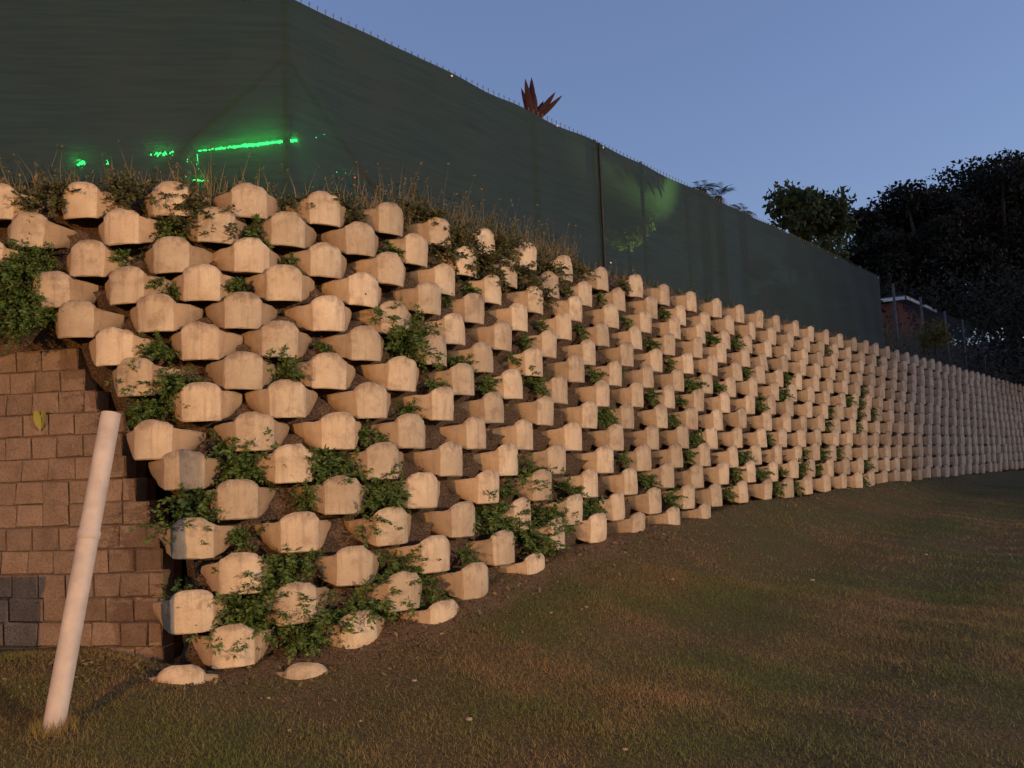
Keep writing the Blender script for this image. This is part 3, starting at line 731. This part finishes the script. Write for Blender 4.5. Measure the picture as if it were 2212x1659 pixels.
g = np.random.default_rng(2); cab = []
spots = []
for t_ in np.linspace(0, 1, 95):
    w_ = 5.5 * math.sin(min(1, t_ * 1.6) * math.pi * .5) * (1 - t_ * .85)
    px = 428 + (638 - 428) * t_; py = 326 + (303 - 326) * t_
    if t_ < .35 and g.random() < .45: continue
    spots.append((px + g.normal(0, 1), py + g.normal(0, .45) * w_, 2 if (t_ > .45 and g.random() < .5) else 1)); cab.append((px, py))
spots += [(322 + g.uniform(0, 70), 336 + g.normal(0, 2) - 6 * k_ / 14, 1 if g.random() < .5 else 0) for k_ in range(16)]
spots += [(165 + g.uniform(0, 22), 352 + g.normal(0, 3.5), g.integers(0, 2)) for _ in range(22)]
spots += [(228 + g.uniform(0, 7), 348 + g.normal(0, 4), 0) for _ in range(6)]
spots += [(427 + g.normal(0, 1.2), yy, 0) for yy in range(334, 356, 3)] + [(405, yy, 0) for yy in (344, 349)] + [(402, 381, 0), (429, 366, 0)]
spots += [(416 + k_ * 2.2, 390 + g.normal(0, .8), 1 if 4 < k_ < 8 else 0) for k_ in range(16)]
spots += [(683, 297, 0), (700, 290, 0), (727, 372, 0), (746, 374, 0)]
for px, py, kd in spots:
    q = behind(px, py); link('speck', bm[int(kd)], fl, q - FLO)
q = behind(767, 383); o = link('speck', bm[1].copy(), fl, q - FLO); o.data.materials[0] = M['red_glow']; o['label'] = 'small red bulb standing in for laser light among the green ones'
MB().tube([behind(px, py, .03) - FLO for px, py in cab[::6]], .003, 4).build('added_cable', M['post'], fl)  # thin line added along the laser specks, no real light string
li = bpy.data.lights.new('laser_halo', 'POINT'); li.color = (.05, 1, .2); li.energy = 4.5; li.shadow_soft_size = .12  # point lamp added to spread a green halo over the cloth
lo_ = bpy.data.objects.new('laser_halo_lamp', li); COL.objects.link(lo_); lo_.parent = fl; lo_.location = tuple(behind(585, 305, .10) - FLO)

# ------------------------------------------------------------------ lit bush behind the cloth
qb = behind(1352, 452, .6); bush = thing('garden_bush', 'bright yellow green bush lit up behind the shade cloth', 'bush', (qb[0], qb[1], TZ)); g = np.random.default_rng(8)
Pb = g.normal(0, 1, (4200, 3)); Pb = unit(Pb) * (g.random((4200, 1)) ** .4) * np.array([.42, .42, .55]) + np.array([0, 0, qb[2] - TZ])
V, F = rand_leaves(Pb, .06, .11, .55, g); link('foliage', mesh_np('foliage', V, F, (M['lime_leaf'],)), bush)
MB().tube([(0, 0, 0), (.02, 0, .35), (0, .03, qb[2] - TZ)], [.03, .024, .015], 6).build('stem', M['bark'], bush)
gl = thing('garden_spotlight', 'small garden spotlight on the terrace aimed at the bush behind the cloth', 'spotlight', (qb[0] + tR[0] * .8 - nR[0] * .15, qb[1] + tR[1] * .8 - nR[1] * .15, TZ))
MB().tube([(0, 0, 0), (0, 0, .25)], .015, 8).tube([(.05 * tR[0], .05 * tR[1], .27), (-.06 * tR[0], -.06 * tR[1], .30)], [.05, .06], 10).build('housing', M['lamp'], gl)
li = bpy.data.lights.new('garden_spot', 'SPOT'); li.color = (.6, 1, .3); li.energy = 1300; li.spot_size = 1.5; li.spot_blend = .5; li.shadow_soft_size = .04
lo_ = bpy.data.objects.new('garden_spot', li); COL.objects.link(lo_); lo_.parent = gl; lo_.location = (-.09 * tR[0], -.09 * tR[1], .31); lo_.rotation_euler = Vector((-tR[0] * .7, -tR[1] * .7, qb[2] - TZ - .35)).to_track_quat('-Z', 'Y').to_euler()

# ------------------------------------------------------------------ white pipe leaning in the lawn
Bp = at_z(115, 1600, EYE - 1.30); Bp[2] = float(ground(Bp[0], Bp[1])); Tp = ray(240, 893) * 5.1 + np.array([0, 0, EYE]); d = (Tp - Bp)
pipe = thing('white_pipe', 'long white plastic pipe planted in the lawn and leaning towards the brick wall', 'pipe', Bp)
T_ = d; pr = .054; k1 = d * .40
pb = MB().tube([-d * .12, T_ * .2, T_ * .55, T_], pr, 28, False)
ob = pb.build('tube', M['pvc'], pipe, True)
e_ = unit(d); ax = Vector(tuple(e_)); ia = ax.cross(Vector((1, 0, 0))).normalized(); ib = ax.cross(ia)
rim = MB(); n_ = 28
vi = [Vector(tuple(T_)) + (ia * math.cos(2 * math.pi * k_ / n_) + ib * math.sin(2 * math.pi * k_ / n_)) * rr for rr in (pr, pr - .006) for k_ in range(n_)]
vi += [Vector(tuple(T_ - d * .1)) + (ia * math.cos(2 * math.pi * k_ / n_) + ib * math.sin(2 * math.pi * k_ / n_)) * (pr - .006) for k_ in range(n_)]
rim.add(vi, [(k_, (k_ + 1) % n_, n_ + (k_ + 1) % n_, n_ + k_) for k_ in range(n_)] + [(n_ + k_, n_ + (k_ + 1) % n_, 2 * n_ + (k_ + 1) % n_, 2 * n_ + k_) for k_ in range(n_)]); rim.build('rim', M['pvc'], ob)
MB().tube([T_ * .575, T_ * .58, T_ * .60, T_ * .605], [pr + .0005, pr + .0055, pr + .0055, pr + .0005], 28, False).build('joint_ring', M['pvc'], ob, True)

# ------------------------------------------------------------------ heart leaf on the brick wall
d = ray(92, 905)
lo, hi = 4., 8.
for _ in range(40):
    m_ = (lo + hi) / 2; q = d * m_; c_ = (q[2] + EYE - bz0) / CH
    if (q[:2] - BW0) @ BWN > -BBAT * c_ + .012: lo = m_
    else: hi = m_
hl = thing('heart_leaf', 'yellow green heart shaped leaf growing out of the brick wall', 'leaf', d * lo + np.array([0, 0, EYE]))
pts = [(0, -.085), (.03, -.05), (.048, -.005), (.05, .03), (.04, .055), (.022, .06), (.008, .045), (0, .025)]; V = [(0, -.012, 0)]; ring = [(x, -.02 - .25 * abs(x), z) for x, z in pts] + [(-x, -.02 - .25 * abs(x), z) for x, z in pts[-2:0:-1]]
o = link('blade', mesh_np('blade', [(0, -.008, .0)] + ring, [(0, k_ + 1, (k_ + 1) % len(ring) + 1) for k_ in range(len(ring))], (M['lime_leaf'],)), hl); o.rotation_euler[2] = yaw_b
o = MB().tube([(0, .0, -.10), (.004, -.01, -.06), (0, -.012, .02)], .003, 5).build('stalk', M['stem'], hl); o.rotation_euler[2] = yaw_b

# ------------------------------------------------------------------ stones and litter on the lawn
rs = random.Random(4)
def stone(px, py, r_, mat, label):
    d = ray(px, py); t_ = 3.
    while d[2] * t_ + EYE > float(ground(d[0] * t_, d[1] * t_)) and t_ < 40: t_ += .02
    q = d * t_; b = MB(); n1, n2 = 5, 7; v = []
    for i_ in range(1, n1):
        for j in range(n2):
            th = math.pi * i_ / n1; phi = 2 * math.pi * j / n2; k_ = r_ * rs.uniform(.75, 1.2); v.append((k_ * 1.3 * math.sin(th) * math.cos(phi), k_ * math.sin(th) * math.sin(phi), k_ * .6 * math.cos(th)))
    fs = [(i_ * n2 + j, (i_ + 1) * n2 + j, (i_ + 1) * n2 + (j + 1) % n2, i_ * n2 + (j + 1) % n2) for i_ in range(n1 - 2) for j in range(n2)] + [tuple(range(n2)), tuple((n1 - 2) * n2 + j for j in range(n2))[::-1]]
    b.add(v, fs); o = b.build('stone', M[mat], None, False, (q[0], q[1], float(ground(q[0], q[1])) + r_ * .25)); tag(o, label, 'stone', 'small pale stones scattered on the lawn'); return o
for px, py, r_ in ((685, 1408, .022), (415, 1391, .018), (780, 1560, .014), (580, 1512, .014), (625, 1580, .012), (1012, 1556, .02), (1452, 1254, .018), (1755, 1255, .022), (1190, 1325, .012), (895, 1473, .016), (1350, 1620, .014), (2000, 1200, .02), (1690, 1690, .015), (310, 1016, .0)):
    if r_ > 0: stone(px, py, r_ * .8, 'wing', 'small pale stone lying in the lawn grass')
# ------------------------------------------------------------------ utility cabinet left of the view; its shadow falls on the brick wall
uc = thing('utility_cabinet', 'low green utility cabinet standing on the lawn near the brick wall', 'cabinet', (-3.93, 4.72, float(ground(-3.93, 4.72))), None, -.2)
MB().box((-.45, -.18, -.1), (.45, .18, .06)).build('plinth', M['front'], uc); MB().box((-.42, -.15, .06), (.42, .15, .88)).build('body', M['boxgreen'], uc); MB().box((-.44, -.17, .881), (.44, .17, .91)).build('lid', M['boxgreen'], uc)
for sx in (-1, 1): MB().box((sx * .21 - .19, -.162, .10), (sx * .21 + .19, -.151, .84)).build('door', M['boxgreen'], uc); MB().box((sx * .05 - .012, -.176, .42), (sx * .05 + .012, -.1625, .52)).build('handle', M['steel'], uc.children[-1])

# ------------------------------------------------------------------ trees and plants on the terrace
def tree(name, label, px, depth, top_py, bot_py, half_px, lobes, nleaf, Lm, mat, group=None, seed=0, cat='tree', squash=1.):
    g = np.random.default_rng(seed); base = at_depth(px, bot_py, depth); base[2] = TZ; topz = at_depth(px, top_py, depth)[2]; H = topz - TZ; Rw = half_px / FPX * depth * 1.25
    t_ = thing(name, label, cat, base, group)
    tr = MB(); tr.tube([(0, 0, -.3), (.05 * H * .3, 0, H * .25), (-.02 * H, .02 * H, H * .5), (.02 * H, 0, H * .75)], [H * .035, H * .027, H * .018, H * .008], 9)
    Ps = []
    for k_ in range(lobes):
        th = g.uniform(0, 2 * np.pi); rr = g.uniform(.0, .78); zz = g.uniform(.30, .90)
        if k_ == 0: rr, zz = .1, .88
        c = np.array([math.cos(th) * rr * Rw, math.sin(th) * rr * Rw * .8, H * zz]); env = math.sqrt(max(.08, 1 - ((zz - .5) / .55) ** 2)); c[:2] *= env
        br = Rw * g.uniform(.20, .36); c[2] = min(c[2], H - br * .72 - g.uniform(0, .06) * H); n = nleaf // lobes
        pp = unit(g.normal(0, 1, (n, 3))) * (g.random((n, 1)) ** .45) * br * np.array([1, 1, .7]); Ps.append(c + pp)
        tr.tube([(0, 0, H * g.uniform(.2, .45)), tuple(c * .55 + np.array([0, 0, H * .18])), tuple(c)], [H * .014, H * .009, H * .004], 5)
    P_ = np.concatenate(Ps); P_[:, 2] = np.clip(P_[:, 2], .15, H * 1.0)
    V, F = rand_leaves(P_, Lm * .6, Lm * 1.25, .6, g, -.1)
    tr.build('trunk', M['bark'], t_, True); link('crown', mesh_np('crown', V, F, (M[mat],)), t_); return t_
tree('broadleaf_tree', 'leafy green tree with a ragged open crown behind the far end of the screen fence', 1752, 28., 385, 760, 118, 30, 7000, .22, 'tree', None, 3)
g4 = 'dark trees on the rise beyond the fence'
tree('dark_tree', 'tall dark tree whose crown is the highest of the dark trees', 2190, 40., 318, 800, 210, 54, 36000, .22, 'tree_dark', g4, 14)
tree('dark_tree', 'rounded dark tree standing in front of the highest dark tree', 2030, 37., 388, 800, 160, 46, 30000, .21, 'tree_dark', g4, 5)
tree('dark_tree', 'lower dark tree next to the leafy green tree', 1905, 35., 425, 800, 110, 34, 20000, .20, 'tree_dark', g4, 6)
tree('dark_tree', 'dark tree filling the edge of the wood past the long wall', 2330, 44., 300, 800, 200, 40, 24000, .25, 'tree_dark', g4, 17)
g = np.random.default_rng(31); P_ = []
for _ in range(1700):                        # low growth under the trees
    x_, y_ = g.uniform(-1, 1), g.uniform(0, 1); px = 1480 + 1000 * g.random() ** .7; dep = 25 + 13 * g.random()
    c = at_depth(px, 700, dep); c[2] = TZ + g.random() * 2.6 * (1.2 if px > 1880 else .8); P_.append(c + g.normal(0, 1, (14, 3)) * np.array([.5, .5, .35]))
P_ = np.concatenate(P_); V, F = rand_leaves(P_, .10, .22, .5, g)
tag(link('undergrowth', mesh_np('undergrowth', V, F, (M['tree_dark'],))), 'dark tangled undergrowth below the trees', 'undergrowth', kind='stuff')
hv, hf = grid(np.linspace(12, 110, 40), np.linspace(46, 130, 24), lambda X, Y: TZ - .5 + np.clip((Y - 47) * .22, 0, 9) * np.clip((X - 12) / 14, 0, 1) + .4 * np.sin(X * .5 + Y * .3))
tag(link('hillside', mesh_np('hillside', hv, hf, (M['soil'],), smooth=True)), kind='structure')
# yellow shrub by the hut and grasses along the far fence
qy = at_depth(2022, 760, 21.5); ys_ = thing('yellow_shrub', 'low yellowish shrub beside the brick hut behind the chain link fence', 'shrub', (qy[0], qy[1], TZ))
Pb = unit(g.normal(0, 1, (420, 3))) * (g.random((420, 1)) ** .5) * np.array([.45, .3, .38]) + np.array([0, 0, .5]); V, F = rand_leaves(Pb, .08, .18, .35, g, .6); link('foliage', mesh_np('foliage', V, F, (M['yellow_leaf'],)), ys_)
MB().tube([(0, 0, -.05), (0, 0, .5)], .02, 6).build('stem', M['bark'], ys_)
P_ = []
for _ in range(5200):
    u = U_END + .2 + g.random() * 17; q = fp(u) - nR * g.uniform(.15, 2.2); P_.append((q[0], q[1], TZ + g.random() ** 1.6 * .75))
V, F = rand_leaves(np.array(P_), .10, .26, .22, g, 1.2); tag(link('fence_weeds', mesh_np('fence_weeds', V, F, (M['creeper_dull'],))), 'rank green weeds growing along the chain link fence', 'weeds', kind='stuff')

# red cordyline over the fence
def strap_plant(name, label, cat, base, stemh, leaves, mat, group=None):
    t_ = thing(name, label, cat, base, group); MB().tube([(0, 0, -.1), (.02, 0, stemh * .5), (0, 0, stemh)], [.05, .045, .04], 8).build('stem', M['bark'], t_, True)
    for (dx, dz, L, W, cv) in leaves:
        n = 8; V = []; dd = unit(np.array([dx, random.uniform(-.25, .25), dz])); L *= 1.2; W *= 1.2; sd = unit(np.cross(dd, np.array([0, 1., .2]))); nn = np.cross(sd, dd)
        for k_ in range(n + 1):
            s_ = k_ / n; w_ = W * (math.sin(math.pi * min(1, s_ * .88 + .12)) ** .8) * .5; c = np.array([0, 0, stemh]) + dd * L * s_ + np.array([dx, 0, -.6]) * cv * s_ * s_ * L
            V += [c - sd * w_ + nn * w_ * .35, c, c + sd * w_ + nn * w_ * .35]
        Fq = [(3 * k_ + j, 3 * k_ + j + 1, 3 * k_ + j + 4, 3 * k_ + j + 3) for k_ in range(n) for j in (0, 1)]
        link('leaf', mesh_np('leaf', V, Fq, (M[mat],), smooth=True), t_)
    return t_
cbase = at_depth(1150, 250, 10.6)
strap_plant('red_leaf_plant', 'plant with broad upright dark red leaves rising over the screen fence', 'plant', (cbase[0], cbase[1], TZ), cbase[2] - TZ - .10,
    [(.02, 1, .54, .085, 0), (-.24, 1, .44, .06, .02), (-.14, 1, .46, .07, 0), (-.95, .75, .40, .055, .05), (.62, .8, .40, .065, .02), (.85, .75, .42, .055, .02), (.45, .95, .30, .07, 0), (.08, .9, .34, .09, .02)], 'red_leaf')
# palms peeping over the fence
def palm(px, py, depth, n, L, label):
    b = at_depth(px, py, depth); t_ = thing('palm', label, 'palm', (b[0], b[1], TZ), 'palm tops behind the screen fence'); h_ = b[2] - TZ
    MB().tube([(0, 0, -.2), (0, 0, h_)], [.11, .08], 8).build('trunk', M['bark'], t_, True); g = np.random.default_rng(int(px))
    for k_ in range(n):
        th = 2 * math.pi * k_ / n + g.normal(0, .2); el = g.uniform(.1, 1.25); p = np.array([0, 0, h_]); d = np.array([math.cos(th) * math.cos(el), math.sin(th) * math.cos(el), math.sin(el)]); Ps = []; Ds = []
        for j in range(16):
            p = p + d * L / 16; d = unit(d + np.array([0, 0, -.075]))
            for sd in (-1, 1):
                s_ = unit(np.cross(d, np.array([0, 0, 1.]))) * sd; Ps.append(p.copy()); Ds.append(unit(s_ + d * .8 + np.array([0, 0, -.25])))
        Ps = np.array(Ps); Ds = np.array(Ds); LL_ = np.full(len(Ps), .20); V, F = leaf_quads(Ps, Ds, unit(np.cross(Ds, np.array([0, 0, 1.]))), LL_, LL_ * .07); link('frond', mesh_np('frond', V, F, (M['palm'],)), t_)
palm(1518, 410, 17.5, 9, .30, 'small palm top with upright fronds peeping over the screen fence')
palm(1552, 425, 18.5, 9, .33, 'drooping palm top beside the upright palm over the fence')
palm(1602, 458, 20.5, 8, .30, 'low palm fronds just clearing the screen fence')

# ------------------------------------------------------------------ brick hut
hc = at_depth(1944, 700, 25.5); hut = thing('brick_hut', 'small red brick hut with a white roof edge behind the chain link fence', 'hut', (hc[0], hc[1], TZ), None, 0)
c0 = np.zeros(2); a1 = at_depth(1998, 700, 27.2)[:2] - hc[:2]; dirx = a1; diry = np.array([-2.6, 1.9]); ze = at_depth(1944, 652, 25.5)[2] - TZ
ps = [c0, a1, a1 + diry, diry]; hb = MB(); V = [(p_[0], p_[1], z_) for z_ in (-.2, ze) for p_ in ps]
hb.add(V, [(0, 1, 5, 4), (1, 2, 6, 5), (2, 3, 7, 6), (3, 0, 4, 7)]); hb.build('wall', M['hut'], hut)
cen = sum(ps) / 4; pe = [cen + (p_ - cen) * 1.16 for p_ in ps]; drop = [0, -.10, -.10, 0.06]
V = [(p_[0], p_[1], ze + dz_ + e_) for e_ in (.0, .07) for p_, dz_ in zip(pe, drop)]
rf = MB().add([(x, y, z + .07) for x, y, z in V], [(0, 3, 2, 1), (4, 5, 6, 7), (0, 1, 5, 4), (1, 2, 6, 5), (2, 3, 7, 6), (3, 0, 4, 7)]).build('roof', M['roof'], hut)
for i_, j_ in ((0, 1), (3, 0)):
    p0 = np.array([*pe[i_], ze + drop[i_] + .10]); p1 = np.array([*pe[j_], ze + drop[j_] + .10]); oo = unit(np.append((pe[i_] + pe[j_]) / 2 - cen, 0)) * .03
    fb = MB(); V = [p0 + oo, p1 + oo, p1 + oo * 2, p0 + oo * 2]; fb.add([tuple(q) for q in V] + [tuple(q + np.array([0, 0, -.09])) for q in V], [(0, 1, 2, 3), (7, 6, 5, 4), (0, 4, 5, 1), (1, 5, 6, 2), (2, 6, 7, 3), (3, 7, 4, 0)]); fb.build('fascia', M['white'], rf)

# ------------------------------------------------------------------ flood lamps behind the viewer that light the wall
def flood(x, y, h, aim, col, watts, label, cone, soft):
    z = float(ground(x, y)); t_ = thing('flood_lamp', label, 'flood lamp', (x, y, z)); p = Vector((0, 0, h)); dr = (Vector(aim) - Vector((x, y, z + h))).normalized()
    MB().tube([(0, 0, -.4), (0, 0, h - .05)], [.06, .04], 10).build('pole', M['steel'], t_, True)
    q = dr.to_track_quat('-Z', 'Y').to_euler()
    hs = MB().box((-.2, -.15, .02), (.2, .15, .10)).build('housing', M['lamp'], t_, False, p); hs.rotation_euler = q
    ln = MB().box((-.18, -.13, .012), (.18, .13, .019)).build('lens', M['warm_glow'], t_, False, p); ln.rotation_euler = q
    li = bpy.data.lights.new('flood', 'SPOT'); li.color = col; li.energy = watts; li.spot_size = math.radians(cone); li.spot_blend = soft; li.shadow_soft_size = .09
    o = bpy.data.objects.new('beam', li); COL.objects.link(o); o.parent = t_; o.location = p + dr * .03; o.rotation_euler = q
flood(-6.2, -9.6, 3.95, (-6.6, 7, 1.2), (1, .49, .15), LAMP_A, 'orange flood lamp on a pole out on the lawn facing the block corner', 62, .3)
flood(13., -6., 4.3, (-3, 8, 1.6), (1, .70, .45), LAMP_B, 'pale flood lamp on a pole out on the lawn facing the long wall', 78, .5)
flood(24., 6., 4.2, (22., 30., 1.5), (1, .62, .36), 60., 'flood lamp on a pole out on the lawn facing the far end of the wall', 70, .8)
